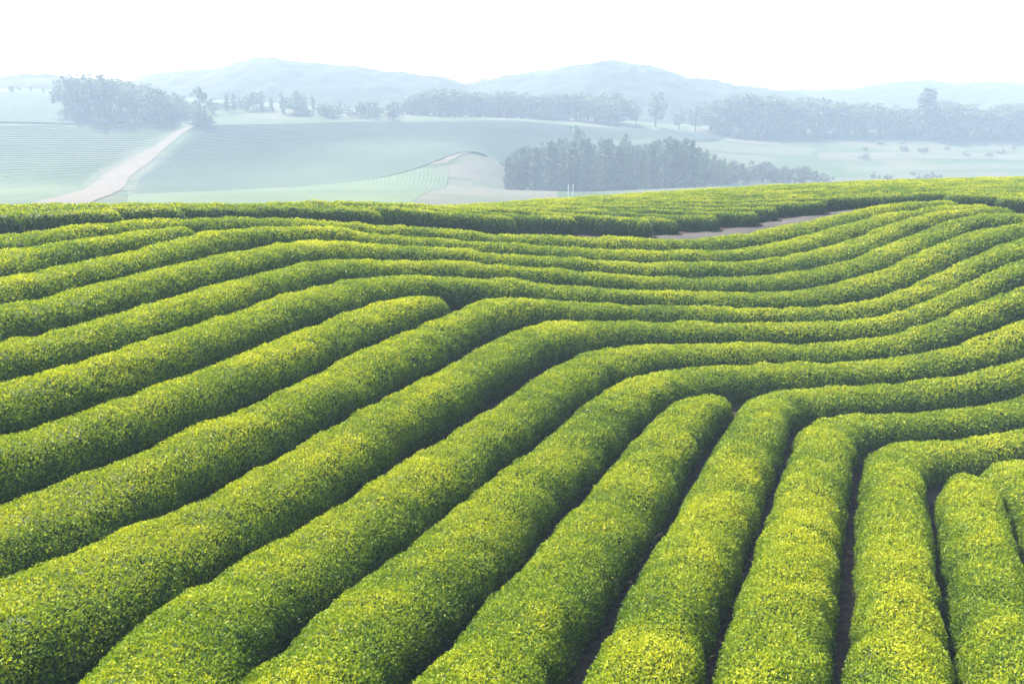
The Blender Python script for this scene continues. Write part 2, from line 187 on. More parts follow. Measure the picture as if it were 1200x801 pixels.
def leaf_material(name, stops, rough=.5, spec=.22, trans=.35, tcol=(1.3, 1.25, .6)):
    m, nt, out = material(name)
    at = N(nt, 'ShaderNodeAttribute', attribute_name='tint')
    rp = ramp(nt, stops, at.outputs['Fac'])
    p = N(nt, 'ShaderNodeBsdfPrincipled'); p.inputs['Roughness'].default_value = rough
    p.inputs['Specular IOR Level'].default_value = spec
    nt.links.new(rp.outputs[0], p.inputs['Base Color'])
    t = N(nt, 'ShaderNodeBsdfTranslucent')
    mul = N(nt, 'ShaderNodeMixRGB', blend_type='MULTIPLY'); mul.inputs[0].default_value = 1
    mul.inputs[2].default_value = (*tcol, 1)
    nt.links.new(rp.outputs[0], mul.inputs[1]); nt.links.new(mul.outputs[0], t.inputs['Color'])
    mx = N(nt, 'ShaderNodeMixShader'); mx.inputs[0].default_value = trans
    nt.links.new(p.outputs[0], mx.inputs[1]); nt.links.new(t.outputs[0], mx.inputs[2])
    nt.links.new(mx.outputs[0], out.inputs['Surface'])
    return m

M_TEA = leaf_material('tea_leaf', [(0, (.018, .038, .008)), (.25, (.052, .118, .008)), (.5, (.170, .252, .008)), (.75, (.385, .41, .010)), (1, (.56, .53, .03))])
M_TREE = leaf_material('tree_leaf', spec=.04, stops=[(0, (.055, .085, .055)), (.5, (.095, .13, .08)), (1, (.13, .16, .10))], trans=.2)
M_PINE = leaf_material('needle_leaf', spec=.04, stops=[(0, (.055, .082, .062)), (.5, (.09, .12, .085)), (1, (.125, .15, .10))], trans=.12)
M_BUSH = leaf_material('bush_leaf', spec=.04, stops=[(0, (.05, .058, .055)), (.5, (.08, .09, .075)), (1, (.12, .12, .095))], trans=.15)

def plain(name, c1, c2, scale, rough=.9, detail=6, bump=0.0, coord='Object', stops=None):
    m, nt, out = material(name)
    tc = N(nt, 'ShaderNodeTexCoord')
    nz = N(nt, 'ShaderNodeTexNoise', Scale=scale, Detail=detail, Roughness=.6)
    nt.links.new(tc.outputs[coord], nz.inputs['Vector'])
    rp = ramp(nt, stops or [(.3, c1), (.7, c2)], nz.outputs['Fac'])
    p = N(nt, 'ShaderNodeBsdfPrincipled', Roughness=rough)
    p.inputs['Specular IOR Level'].default_value = .15
    nt.links.new(rp.outputs[0], p.inputs['Base Color'])
    if bump:
        b = N(nt, 'ShaderNodeBump', Strength=bump, Distance=.05)
        nt.links.new(nz.outputs['Fac'], b.inputs['Height']); nt.links.new(b.outputs[0], p.inputs['Normal'])
    nt.links.new(p.outputs[0], out.inputs['Surface'])
    return m

M_FIELD = plain('distant_tea_rows', (.022, .042, .027), (.046, .070, .040), .03)
M_PALEFIELD = plain('light_tea_rows', (.04, .066, .034), (.078, .112, .048), .03)
M_PATH = plain('trodden_soil', (.042, .039, .034), (.08, .074, .066), .8, bump=.3)
M_TWIG = plain('twig_bark', (.05, .035, .025), (.16, .13, .10), 9)
M_BARK = plain('tree_bark', (.05, .04, .03), (.13, .10, .08), 3)
M_DIRT = plain('dry_dirt', (.068, .058, .042), (.12, .102, .076), .35, bump=.3)
M_SOILPATCH = plain('bare_reddish_soil', (.045, .062, .036), (.095, .088, .072), .09)
M_MEADOW = plain('pale_meadow', (.04, .06, .033), (.072, .082, .05), .03)
M_STUBBLE = plain('stubble', (.055, .064, .045), (.088, .09, .068), .03)
M_WHITE = plain('white_paint', (.75, .75, .73), (.82, .82, .80), 3)
M_HILL = plain('wooded_hill', (.008, .018, .011), (.022, .034, .018), .04)

def ground_material():
    m, nt, out = material('ground_soil_and_grass')
    tc = N(nt, 'ShaderNodeTexCoord')
    at = N(nt, 'ShaderNodeAttribute', attribute_name='soil')
    n1 = N(nt, 'ShaderNodeTexNoise', Scale=6.0, Detail=8.0, Roughness=.7)
    n2 = N(nt, 'ShaderNodeTexNoise', Scale=.035, Detail=5.0, Roughness=.6)
    n3 = N(nt, 'ShaderNodeTexNoise', Scale=45.0, Detail=3.0, Roughness=.7)
    for n in (n1, n2, n3): nt.links.new(tc.outputs['Object'], n.inputs['Vector'])
    soil = ramp(nt, [(.3, (.018, .013, .010)), (.55, (.045, .033, .024)), (.75, (.10, .075, .05))], n1.outputs['Fac'])
    litter = ramp(nt, [(.55, (0, 0, 0)), (.68, (.14, .10, .06))], n3.outputs['Fac'])
    add = N(nt, 'ShaderNodeMixRGB', blend_type='ADD'); add.inputs[0].default_value = .6
    nt.links.new(soil.outputs[0], add.inputs[1]); nt.links.new(litter.outputs[0], add.inputs[2])
    grass = ramp(nt, [(.32, (.032, .055, .025)), (.46, (.042, .066, .032)), (.56, (.075, .08, .055)), (.68, (.04, .055, .035))], n2.outputs['Fac'])
    mx = N(nt, 'ShaderNodeMixRGB')
    nt.links.new(at.outputs['Fac'], mx.inputs[0]); nt.links.new(grass.outputs[0], mx.inputs[1]); nt.links.new(add.outputs[0], mx.inputs[2])
    p = N(nt, 'ShaderNodeBsdfPrincipled', Roughness=.95); p.inputs['Specular IOR Level'].default_value = .1
    nt.links.new(mx.outputs[0], p.inputs['Base Color'])
    b = N(nt, 'ShaderNodeBump', Strength=.6, Distance=.06)
    nt.links.new(n1.outputs['Fac'], b.inputs['Height']); nt.links.new(b.outputs[0], p.inputs['Normal'])
    nt.links.new(p.outputs[0], out.inputs['Surface'])
    return m
M_GROUND = ground_material()

# ---------------------------------------------------------------- ground sheet
def graded(lo, hi, fine_lo, fine_hi, step, grow=1.12):
    a = list(np.arange(fine_lo, fine_hi + 1e-6, step))
    s = step; x = a[-1]
    while x < hi:
        s *= grow; x = min(x + s, hi); a.append(x)
    s = step; x = a[0]; pre = []
    while x > lo:
        s *= grow; x = max(x - s, lo); pre.append(x)
    return np.array(pre[::-1] + a)

gx = graded(-1050, 1050, -32, 62, .9, 1.07)
gy = graded(-58, 1120, -4, 92, .9, 1.06)
GX, GY = np.meshgrid(gx, gy)
Q = np.c_[GX.ravel(), GY.ravel()]
GZ = ground_z(Q)
GROUND_MIN = GZ.min()
d = np.hypot(Q[:, 0], Q[:, 1])
lim = np.where(Q[:, 1] > 0, crest_dist(Q[:, 0], np.maximum(Q[:, 1], 1e-3)), 34)
soil = np.clip(1 - (d - lim - 3) / 8, 0, 1)
near = soil > .5
GZ = GZ + np.where(near, .025 * vnoise(np.c_[Q, 0 * d], 1.3, 3), .0)
ny, nx = GX.shape
ii = np.arange((ny - 1) * nx).reshape(ny - 1, nx)[:, :-1].ravel()
me = mesh_from('ground', np.c_[Q, GZ], [np.c_[ii, ii + 1, ii + nx + 1, ii + nx]], M_GROUND, tint=soil, tint_name='soil')
tag(obj('ground', me), kind='structure')

# ---------------------------------------------------------------- tea hedges
def resample(p, step):
    p = np.asarray(p, float)
    # Catmull-Rom through the knots, then even spacing
    q = np.vstack([2 * p[0] - p[1], p, 2 * p[-1] - p[-2]])
    out = []
    for i in range(1, len(q) - 2):
        t = np.linspace(0, 1, 8, endpoint=False)[:, None]
        a, b, c, e = q[i - 1], q[i], q[i + 1], q[i + 2]
        out.append(.5 * (2 * b + (c - a) * t + (2 * a - 5 * b + 4 * c - e) * t ** 2 + (3 * b - a - 3 * c + e) * t ** 3))
    out = np.vstack(out + [p[-1:]])
    s = np.r_[0, np.cumsum(np.hypot(*np.diff(out[:, :2], axis=0).T))]
    n = max(4, int(round(s[-1] / step)) + 1)
    t = np.linspace(0, s[-1], n)
    return np.c_[[np.interp(t, s, out[:, k]) for k in range(p.shape[1])]].T, t

PROF_N = 17
ph = np.linspace(0, math.pi, PROF_N)
PX = np.sign(np.cos(ph)) * np.abs(np.cos(ph)) ** .72
PZ = np.sin(ph) ** .82

def in_view(p, margin=0.12):
    y = np.maximum(p[:, 1], .1)
    zc = p[:, 1] * CP - p[:, 2] * SPI
    yc = p[:, 1] * SPI + p[:, 2] * CP
    return (zc > .5) & (np.abs(p[:, 0] / np.maximum(zc, .5)) < 600 / FOCAL + margin) & (np.abs(yc / np.maximum(zc, .5)) < 400 / FOCAL + margin)

LEAF_TOTAL = 0
def build_hedge(knots, name, label, group, cap0=False, cap1=True, height=HEDGE_H, seed=0, leafy=1.0, shade_flanks=False):
    global LEAF_TOTAL
    P, t = resample(knots, .16)
    dist = np.hypot(P[:, 0], P[:, 1])
    step = .16 if dist.min() < 22 else .26
    P, t = resample(knots, step)
    L = t[-1]
    sc = np.ones(len(P))
    ext = []
    def cap(P, at_end):
        a = P[-1, 2] if at_end else P[0, 2]
        e = (P[-1] - P[-2]) if at_end else (P[0] - P[1])
        e = e.copy(); e[2] = 0; e /= np.linalg.norm(e)
        f = np.array([.25, .5, .72, .88, .97])
        pts = (P[-1] if at_end else P[0]) + e * (f * a)[:, None]
        return pts, np.sqrt(1 - f ** 2)
    if cap1:
        q, s = cap(P, True); P = np.vstack([P, q]); sc = np.r_[sc, s]
    if cap0:
        q, s = cap(P, False); P = np.vstack([q[::-1], P]); sc = np.r_[s[::-1], sc]
    T = np.gradient(P[:, :2], axis=0); T /= np.maximum(np.linalg.norm(T, axis=1), 1e-6)[:, None]
    nrm = np.c_[-T[:, 1], T[:, 0]]
    zg = ground_z(P)
    wob = vnoise(np.c_[P[:, :2], np.full(len(P), seed * 3.1)], .55, seed)
    wob2 = vnoise(np.c_[P[:, :2], np.full(len(P), seed * 1.7)], 1.4, seed + 9)
    half = P[:, 2] * sc * (1 + .07 * wob + .06 * wob2)
    hh = height * sc ** .55 * (1 + .08 * vnoise(np.c_[P[:, :2], np.full(len(P), 4.)], .4, seed + 3) + .06 * vnoise(np.c_[P[:, :2], np.full(len(P), 8.)], 1.1, seed + 5))
    V = np.empty((len(P), PROF_N, 3))
    V[:, :, 0] = P[:, None, 0] + nrm[:, None, 0] * PX * half[:, None]
    V[:, :, 1] = P[:, None, 1] + nrm[:, None, 1] * PX * half[:, None]
    V[:, :, 2] = zg[:, None] - .04 + PZ * hh[:, None]
    ctr = np.c_[P[:, :2], zg + .3]
    V = V.reshape(-1, 3)
    out = V - np.repeat(ctr, PROF_N, axis=0); out /= np.maximum(np.linalg.norm(out, axis=1), .05)[:, None]
    bump = .055 * vnoise(V, 2.4, seed) + .05 * vnoise(V, 5.5, seed + 1)
    V = V + out * bump[:, None]
    n = len(P)
    base = (np.arange(n - 1)[:, None] * PROF_N + np.arange(PROF_N - 1)).ravel()
    F = np.c_[base, base + PROF_N, base + PROF_N + 1, base + 1]
    # face areas and normals
    A, B, C, D = V[F[:, 0]], V[F[:, 1]], V[F[:, 2]], V[F[:, 3]]
    cr_ = np.cross(C - A, D - B); ar = np.linalg.norm(cr_, axis=1) * .5
    fn = cr_ / np.maximum(np.linalg.norm(cr_, axis=1), 1e-9)[:, None]
    cen = (A + B + C + D) / 4
    if ((cen - np.repeat(ctr[:-1], PROF_N - 1, axis=0)) * fn).sum() < 0: fn = -fn
    dc = np.linalg.norm(cen, axis=1)
    ll = np.clip(.046 * np.maximum(1, dc / 15), 0, .11)
    dens = 1.75 * leafy / (ll ** 2 * .30)
    vis = in_view(cen)
    dens = np.where(vis, dens, dens * .3)
    ll = np.where(vis, ll, ll * 1.5)
    rel = np.clip((cen[:, 2] - np.repeat(zg[:-1], PROF_N - 1)) / height, 0, 1)
    dens = dens * np.clip(rel * 6 - .25, .12, 1)
    want = ar * dens
    cnt = np.floor(want + rng.random(len(want))).astype(int)
    fi = np.repeat(np.arange(len(F)), cnt); m = len(fi)
    LEAF_TOTAL += m
    u, v = rng.random(m)[:, None], rng.random(m)[:, None]
    pos = A[fi] * (1 - u) * (1 - v) + B[fi] * u * (1 - v) + C[fi] * u * v + D[fi] * (1 - u) * v
    nf = fn[fi]
    size = ll[fi] * rng.uniform(.65, 1.35, m)
    pos = pos + nf * (rng.random(m) ** 1.5 * .10 - .035)[:, None]
    # leaf axes: sprouting outward and up, blades tilted at random
    rnd = rng.normal(size=(m, 3))
    axis = nf * .55 + rnd * .75 + np.array([0, 0, .35]); axis /= np.linalg.norm(axis, axis=1)[:, None]
    rn2 = nf * 1.0 + rng.normal(size=(m, 3)) * .55 + np.array([0, 0, .25])
    side = np.cross(axis, rn2); side /= np.maximum(np.linalg.norm(side, axis=1), 1e-6)[:, None]
    up = np.cross(side, axis)
    wid = size * rng.uniform(.2, .3, m)
    b0 = pos - axis * (size * .5)[:, None]
    tip = pos + axis * (size * .5)[:, None] - up * (size * .08)[:, None]
    l = pos + side * wid[:, None] + up * (size * .10)[:, None]
    r = pos - side * wid[:, None] + up * (size * .10)[:, None]
    LV = np.stack([b0, r, tip, l], axis=1).reshape(-1, 3)
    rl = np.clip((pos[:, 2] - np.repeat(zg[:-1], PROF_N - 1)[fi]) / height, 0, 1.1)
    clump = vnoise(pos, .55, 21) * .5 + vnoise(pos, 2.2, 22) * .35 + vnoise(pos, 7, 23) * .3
    tint = (.07 + .54 * rl ** 2.6 if shade_flanks else .245 + .36 * rl ** 1.6) + .02 + .24 * clump + rng.normal(size=m) * .09  # far rows: flank shade painted into the tint, over darker old leaves
    lucky = rng.random(m)
    tint = np.where(lucky > .993, tint + .28, tint)
    tint = np.clip(tint, 0, 1)
    nb = len(V)
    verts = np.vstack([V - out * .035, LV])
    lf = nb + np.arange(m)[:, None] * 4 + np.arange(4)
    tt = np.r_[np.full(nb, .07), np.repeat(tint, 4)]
    loc = np.array([P[n // 2, 0], P[n // 2, 1], zg[n // 2]])
    root = empty(name, loc)
    tag(root, label, 'tea hedge', group)
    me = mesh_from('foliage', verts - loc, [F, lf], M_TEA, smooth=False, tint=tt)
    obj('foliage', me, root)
    # woody stems under the canopy
    every = max(1, int(round((.34 if dist.min() < 25 else .5) / step)))
    sv, sf = [], []
    idx = np.arange(0, n, every)
    for sgn in (-1, 1):
        for i in idx:
            if rng.random() < .15: continue
            off = sgn * half[i] * rng.uniform(.45, .8)
            x0 = P[i, 0] + nrm[i, 0] * off + rng.normal() * .05; y0 = P[i, 1] + nrm[i, 1] * off + rng.normal() * .05
            off2 = sgn * half[i] * .96
            for w in range(2):
                x1 = P[i, 0] + nrm[i, 0] * off2 + rng.normal() * .10; y1 = P[i, 1] + nrm[i, 1] * off2 + rng.normal() * .10
                z0, z1 = zg[i] - .03, zg[i] + rng.uniform(.22, .38) * height / .85
                rr = rng.uniform(.006, .013)
                k = len(sv)
                for (x, y, z, q) in ((x0, y0, z0, rr), (x1, y1, z1, rr * .6)):
                    sv += [(x + q, y, z), (x, y + q, z), (x - q, y, z), (x, y - q, z)]
                sf += [(k + a, k + (a + 1) % 4, k + 4 + (a + 1) % 4, k + 4 + a) for a in range(4)]
    if sv:
        me = mesh_from('stems', np.array(sv) - loc, [np.array(sf)], M_TWIG, smooth=True)
        tag(obj('stems', me, root), kind='stuff')
    return root

def extend(k, start=0.0, end=0.0, flare=False):
    k = np.array(k, float)
    if flare: k[:3, 2] += np.array([.12, .08, .04])
    if start:
        e = k[0] - k[2]; e[2] = 0; e /= np.linalg.norm(e[:2]); k = np.vstack([k[0] + e * start, k])
    if end:
        e = k[-1] - k[-3]; e[2] = 0; e /= np.linalg.norm(e[:2]); k = np.vstack([k, k[-1] + e * end])
    return k

FRONT = 'long tea hedges of the front slope'
FRONT_ROWS = {
 'A': ('tea hedge rounding a sharp bend at the right edge, beside the short blunt hedge', 3, 8, 0),
 'B': ('short blunt-ended tea hedge in the bottom right, tucked inside the innermost bend', 4, 0, 1),
 'C': ('tea hedge bending tightly around the short blunt-ended hedge in the bottom right corner', 4, 8, 0),
 'D': ('tea hedge with a square bend, second one outside the short bottom right hedge', 4, 8, 0),
 'E': ('bending tea hedge immediately right of the round-ended hedge that stops mid-slope', 4, 8, 0),
 'F': ('tea hedge stopping mid-slope in a rounded end, enclosed by hedges that bend over it', 4, 0, 1),
 'G': ('tea hedge arching directly over the rounded end of the hedge that stops mid-slope', 4, 8, 0),
 'H': ('tea hedge leaving the bottom edge nearest the bottom left corner, next above the arching one', 4, 8, 0),
 'I': ('lowest tea hedge crossing the left edge of the photo, filling the bottom left corner', 4, 8, 0),
 'J': ('tea hedge passing just below the cut end of the hedge that stops at mid-picture', 5, 8, 0),
 'K': ('tea hedge from the left edge ending in a cut end at mid-picture', 5, 0, 1),
 'M': ('tea hedge running just above the cut end of the hedge that stops at mid-picture', 5, 6, 0),
 'N': ('tea hedge fourth from the bare path, counting down the right-hand slope', 5, 2.5, 0),
 'O': ('tea hedge third from the bare path, counting down the right-hand slope', 5, 0, 1),
 'P': ('tea hedge second from the bare path, passing below the short round-ended hedge at upper left', 5, 0, 1),
 'Q': ('short tea hedge at upper left with a rounded end wedged between two longer ones', 5, 0, 1),
 'R': ('uppermost long tea hedge of the front slope, bordering the bare path', 5, 0, 1),
}
for i, (k, (lab, s0, s1, c1)) in enumerate(FRONT_ROWS.items()):
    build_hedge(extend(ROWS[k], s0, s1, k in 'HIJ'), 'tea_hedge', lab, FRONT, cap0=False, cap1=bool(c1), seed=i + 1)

# rows of the block beyond the bare path: parallel arcs that stop at the path's edge
SX = np.array([-45, -30, -16, -11, -6, -2, 2, 8, 16, 25, 40, 60, 80.])
SS = np.array([.45, .5, .5, .47, .25, .1, -.08, -.25, -.28, -.2, -.08, .02, .05])
fx = np.linspace(-45, 80, 501); fs = np.interp(fx, SX, SS)
fy = np.r_[0, np.cumsum((fs[1:] + fs[:-1]) / 2 * (fx[1] - fx[0]))]; fy -= np.interp(0, fx, fy)
edge = np.array(PATH_EDGE)
def beyond_path(x, y):
    # signed: on the far side of the path edge polyline
    d_best = np.full(len(x), 1e9); sgn = np.zeros(len(x))
    for a, b in zip(edge[:-1], edge[1:]):
        e = b - a; t = np.clip(((x - a[0]) * e[0] + (y - a[1]) * e[1]) / (e @ e), 0, 1)
        dx, dy = x - a[0] - t * e[0], y - a[1] - t * e[1]
        dd = np.hypot(dx, dy); s = np.sign(e[0] * dy - e[1] * dx)
        m = dd < d_best - 1e-9; d_best[m] = dd[m]; sgn[m] = s[m]
    return d_best * sgn
BACK = 'tea hedges of the far block beyond the bare path'
back_n = 0
back_list = []
for k in range(44):
    g = 31.9 + 1.3 * k
    x = np.arange(-42, 66, .25); y = np.interp(x, fx, fy) + g
    ok = (beyond_path(x, y) > .55) & (y > 4)
    dd = np.hypot(x, y)
    ok &= dd < crest_dist(x, y) + 5
    az = np.abs(x / np.maximum(y, 1))
    ok &= az < .8
    idx = np.where(ok)[0]
    if len(idx) == 0: continue
    for run in np.split(idx, np.where(np.diff(idx) > 1)[0] + 1):
        if len(run) < 10: continue
        ym = y[run]; slope = np.abs(np.interp(x[run], fx, fs))
        back_list.append((k, np.c_[x[run], ym, .455 / np.sqrt(1 + slope ** 2) * 1.06][::3]))
ends = []
for n_, (k, kn) in enumerate(back_list):
    if beyond_path(kn[-1:, 0], kn[-1:, 1])[0] < 1.5 and kn[-1, 0] < 20: ends.append((kn[-1, 0], n_, kn[-1, 0] / (kn[-1, 1] * CP + 4 * SPI)))
ORD = ['first', 'second', 'third', 'fourth', 'fifth', 'sixth', 'seventh', 'eighth', 'ninth', 'tenth', 'eleventh', 'twelfth', 'thirteenth', 'fourteenth', 'fifteenth', 'sixteenth', 'seventeenth', 'eighteenth']
ends = [n_ for x_, n_, s_ in sorted(ends) if s_ > -.60]
for n_, (k, kn) in enumerate(back_list):
    back_n += 1
    if n_ in ends[:len(ORD)]:
        lab = 'far-block tea hedge whose dark cut end is ' + ORD[ends.index(n_)] + ' from the left along the bare path'
    else:
        lab = 'low tea hedge high on the far block, showing no cut end along the bare path'
    build_hedge(kn, 'tea_hedge', lab, BACK, cap0=True, cap1=True, height=.9 if k < 9 else .72, seed=40 + back_n, leafy=.8, shade_flanks=True)
print('back rows', back_n, 'leaves', LEAF_TOTAL)

# ---------------------------------------------------------------- draped sheets: roads, fields
def drape(name, left, right, mat, lift, nseg, ncross=4, kind='structure'):
    left = np.array(left, float); right = np.array(right, float)
    def rs(p, n):
        s = np.r_[0, np.cumsum(np.hypot(*np.diff(p[:, :2], axis=0).T))]; t = np.linspace(0, s[-1], n)
        return np.c_[np.interp(t, s, p[:, 0]), np.interp(t, s, p[:, 1])]
    l, r = rs(left, nseg), rs(right, nseg)
    t = np.linspace(0, 1, ncross)[None, :, None]
    g = (l[:, None] * (1 - t) + r[:, None] * t).reshape(-1, 2)
    g = g + np.c_[vnoise(np.c_[g, g[:, 0] * 0], .12, 5), vnoise(np.c_[g, g[:, 0] * 0], .12, 6)] * .5
    v = np.c_[g, ground_z(g) + lift]
    b = (np.arange(nseg - 1)[:, None] * ncross + np.arange(ncross - 1)).ravel()
    me = mesh_from(name, v, [np.c_[b, b + 1, b + ncross + 1, b + ncross]], mat)
    return tag(obj(name, me), kind=kind)

def W(*pts):
    return [pix(*p)[:2] for p in pts]

def ridge_field(name, side_a, side_b, n, nseg, width, height, label=None, mat=None):
    """tea rows of a distant field: low ridges from side a to side b, one mass"""
    def side(p):
        p = np.array(p, float); s = np.r_[0, np.cumsum(np.hypot(*np.diff(p, axis=0).T))] / np.hypot(*np.diff(p, axis=0).T).sum()
        return lambda f: np.array([np.interp(f, s, p[:, 0]), np.interp(f, s, p[:, 1])])
    fa, fb = side(side_a), side(side_b)
    V, F = [], []
    t = np.linspace(0, 1, nseg)[:, None]
    tints = []
    for i in range(n):
        s = (i + .5) / n
        p, q = fa(s), fb(s)
        line = p * (1 - t) + q * t
        bend = np.sin(t[:, 0] * 3.0) * 1.2
        e = (q - p) / np.linalg.norm(q - p); nn = np.array([-e[1], e[0]])
        line = line + nn * bend[:, None]
        z = ground_z(line)
        prof = [(-.5, 0), (-.42, .7), (-.18, 1), (.18, 1), (.42, .7), (.5, 0)]
        k = len(V) and sum(len(x) for x in V)
        ring = np.empty((nseg, 6, 3))
        jig = (1 + .06 * rng.normal(size=nseg)) * np.clip(np.minimum(np.arange(nseg), nseg - 1 - np.arange(nseg)) / 1.5, .04, 1)
        for j, (o, h) in enumerate(prof):
            ring[:, j, :2] = line + nn * (o * width)
            ring[:, j, 2] = z - .05 + h * height * jig
        V.append(ring.reshape(-1, 3))
        bb = (np.arange(nseg - 1)[:, None] * 6 + np.arange(5)).ravel() + i * nseg * 6
        F.append(np.c_[bb, bb + 1, bb + 7, bb + 6])
        tints.append(np.clip(.40 + .03 * rng.normal(size=nseg * 6) + .02 * rng.normal(), 0, 1))
    me = mesh_from(name, np.vstack(V), [np.vstack(F)], mat, smooth=False)
    o = obj(name, me)
    return tag(o, label, 'tea field', None, 'stuff')

pe = np.array([p for p in PATH_EDGE if -6 < p[0] < 24.5])
pt = np.gradient(pe, axis=0); pt /= np.linalg.norm(pt, axis=1)[:, None]
pn = np.c_[-pt[:, 1], pt[:, 0]]
drape('footpath', pe + pn * .5, pe - pn * 2.2, M_PATH, .05, 60, 6)
def sight(*pts):
    """where sight lines meet the far ground"""
    out = []
    yy = np.arange(72, 640, .5)
    for u, v in pts:
        a = (u - 600) / FOCAL; b_ = (v - 400.5) / FOCAL
        r = np.array([a, CP - b_ * SPI, -SPI - b_ * CP])
        p = r[None] * (yy / r[1])[:, None]
        below = np.where(p[:, 2] < ground_z(p))[0]
        out.append(p[below[0], :2] if len(below) else p[-1, :2])
    return np.array(out)
def back_to(p, y):
    """carry the first stretch of a line straight on towards the viewer until y"""
    e = p[0] - p[1]; k = (y - p[0, 1]) / e[1] if abs(e[1]) > 1e-6 else 0
    return np.vstack([p[0] + e * max(k, 0), p])
# the dirt road up the left slope, the lane along the foot of the middle field, the reddish patch
road_l = back_to(sight((70, 231), (120, 205), (168, 178), (205, 157), (226, 147.5)), 84)
road_r = back_to(sight((127, 230), (152, 207), (187, 179), (214, 158), (231, 147.5)), 84)
drape('dirt_road', road_l, road_r, M_DIRT, .14, 90)
lane = sight((140, 224), (220, 216), (300, 210), (380, 204), (450, 198), (520, 191), (590, 184))
lane_n = np.gradient(lane, axis=0); lane_n = np.c_[-lane_n[:, 1], lane_n[:, 0]] / np.linalg.norm(lane_n, axis=1)[:, None]
drape('dirt_lane', lane + lane_n * 1.1, lane - lane_n * 1.1, M_DIRT, .12, 80)
patch_top = sight((508, 197), (560, 192), (600, 189), (650, 186))
patch_bot = np.array([pix(u, 236, 92)[:2] for u in (420, 500, 580, 660)])
drape('bare_soil', patch_top, patch_bot, M_SOILPATCH, .08, 30, 24)
drape('side_track', sight((60, 151), (105, 146), (125, 140)), sight((62, 152.5), (108, 147.5), (130, 141)), M_DIRT, .12, 30)
XY = lambda u, v, y: pix(u, v, y)[:2]
ridge_field('tea_field', [XY(-160, 246, 95), XY(-160, 152, 244)], road_l[::1] + np.array([-1.6, 0]), 80, 40, 1.25, .36,
            'pale hazy tea field left of the dirt road on the facing slope', M_PALEFIELD)
ridge_field('tea_field', (road_r + np.array([1.6, 0]))[1:], np.vstack([sight((625, 182), (735, 172), (840, 167)), [XY(850, 152, 385)]]), 76, 60, 1.45, .32,
            'large bluish tea field right of the dirt road, fading into the haze', M_FIELD)
ridge_field('tea_field', lane[:6] - lane_n[:6] * 2.2, np.array([XY(u, 240, 84) for u in (118, 180, 240, 300, 360, 415)]), 80, 16, 1.15, .22,
            'light green strip of short tea rows along the lane below the large field', M_PALEFIELD)
ridge_field('tea_field', [XY(-160, 148, 262), XY(-160, 110, 410)], [XY(100, 146, 262), XY(60, 113, 395)], 50, 24, 1.7, .6,
            'dim tea terraces on the hillside at the far left edge', M_FIELD)
for i, (a, b, mt) in enumerate([(((850, 168, 350), (1250, 166, 380)), ((850, 163, 380), (1250, 162.5, 410)), M_STUBBLE),
                                (((820, 178, 290), (950, 175, 300)), ((830, 168, 340), (960, 168, 345)), M_MEADOW),
                                (((960, 185, 280), (1260, 183, 285)), ((960, 176, 315), (1260, 174, 320)), M_SOILPATCH),
                                (((990, 200, 222), (1260, 198, 230)), ((990, 192, 252), (1260, 190, 262)), M_MEADOW)]):
    drape('meadow_strip' if mt is M_MEADOW else 'fallow_strip', W(*a), W(*b), mt, .10, 30, 8)

# ---------------------------------------------------------------- hills
def hill(name, prof, dist, depth, label_seed, base=-19.0, tree=1.0):
    prof = np.array(prof, float)
    u = np.arange(prof[0, 0], prof[-1, 0] + 1, 2.5)
    v = np.interp(u, prof[:, 0], prof[:, 1])
    v = np.convolve(np.pad(v, 3, mode='edge'), np.ones(7) / 7, 'valid')
    top = np.array([pix(a, b, dist) for a, b in zip(u, v)])
    s = np.linspace(-1, 1, 91)
    V = np.empty((len(u), len(s), 3))
    for j, t in enumerate(s):
        k = 1 + t * depth / dist
        V[:, j, 0] = top[:, 0] * k; V[:, j, 1] = top[:, 1] * k
        w = (1 + math.cos(math.pi * t)) / 2
        V[:, j, 2] = base + (top[:, 2] - base) * w ** .8
    V = V.reshape(-1, 3)
    e = np.clip((V[:, 2] - base) / 12, 0, 1)
    V[:, 2] += e * (1.4 * vnoise(V * [1, 1, 0], .02, label_seed) + .7 * vnoise(V * [1, 1, 0], .07, label_seed + 1) + 1.1 * tree * vnoise(V * [1, 1, 0], .22, label_seed + 2))
    V[:, 2] -= 1.2 * e
    n = len(s)
    b = (np.arange(len(u) - 1)[:, None] * n + np.arange(n - 1)).ravel()
    me = mesh_from(name, V, [np.c_[b, b + n, b + n + 1, b + 1]], M_HILL)
    return tag(obj(name, me), kind='structure')

hill('hill', [(60, 118), (110, 100), (150, 90), (170, 84), (200, 79), (240, 77), (272, 72), (295, 66), (320, 68), (350, 74), (400, 76), (420, 77), (440, 81), (480, 84), (520, 89), (570, 99), (620, 112), (660, 124)], 690, 190, 11)
hill('hill', [(440, 124), (500, 104), (560, 95), (590, 88), (620, 84), (660, 78), (690, 71), (715, 69), (740, 73), (780, 81), (820, 92), (860, 98), (900, 104), (960, 116), (1010, 124)], 740, 190, 15)
hill('hill', [(820, 118), (880, 106), (940, 103), (990, 103), (1020, 97), (1060, 92), (1085, 91), (1120, 95), (1150, 93), (1200, 97), (1300, 92), (1420, 99), (1560, 118)], 880, 200, 19)
hill('hill', [(-420, 120), (-330, 92), (-200, 84), (-100, 88), (0, 84), (40, 82), (70, 85), (120, 92), (180, 104), (230, 120)], 560, 130, 23)
hill('hill', [(1150, 122), (1240, 104), (1400, 96), (1600, 110), (1700, 124)], 760, 160, 27)

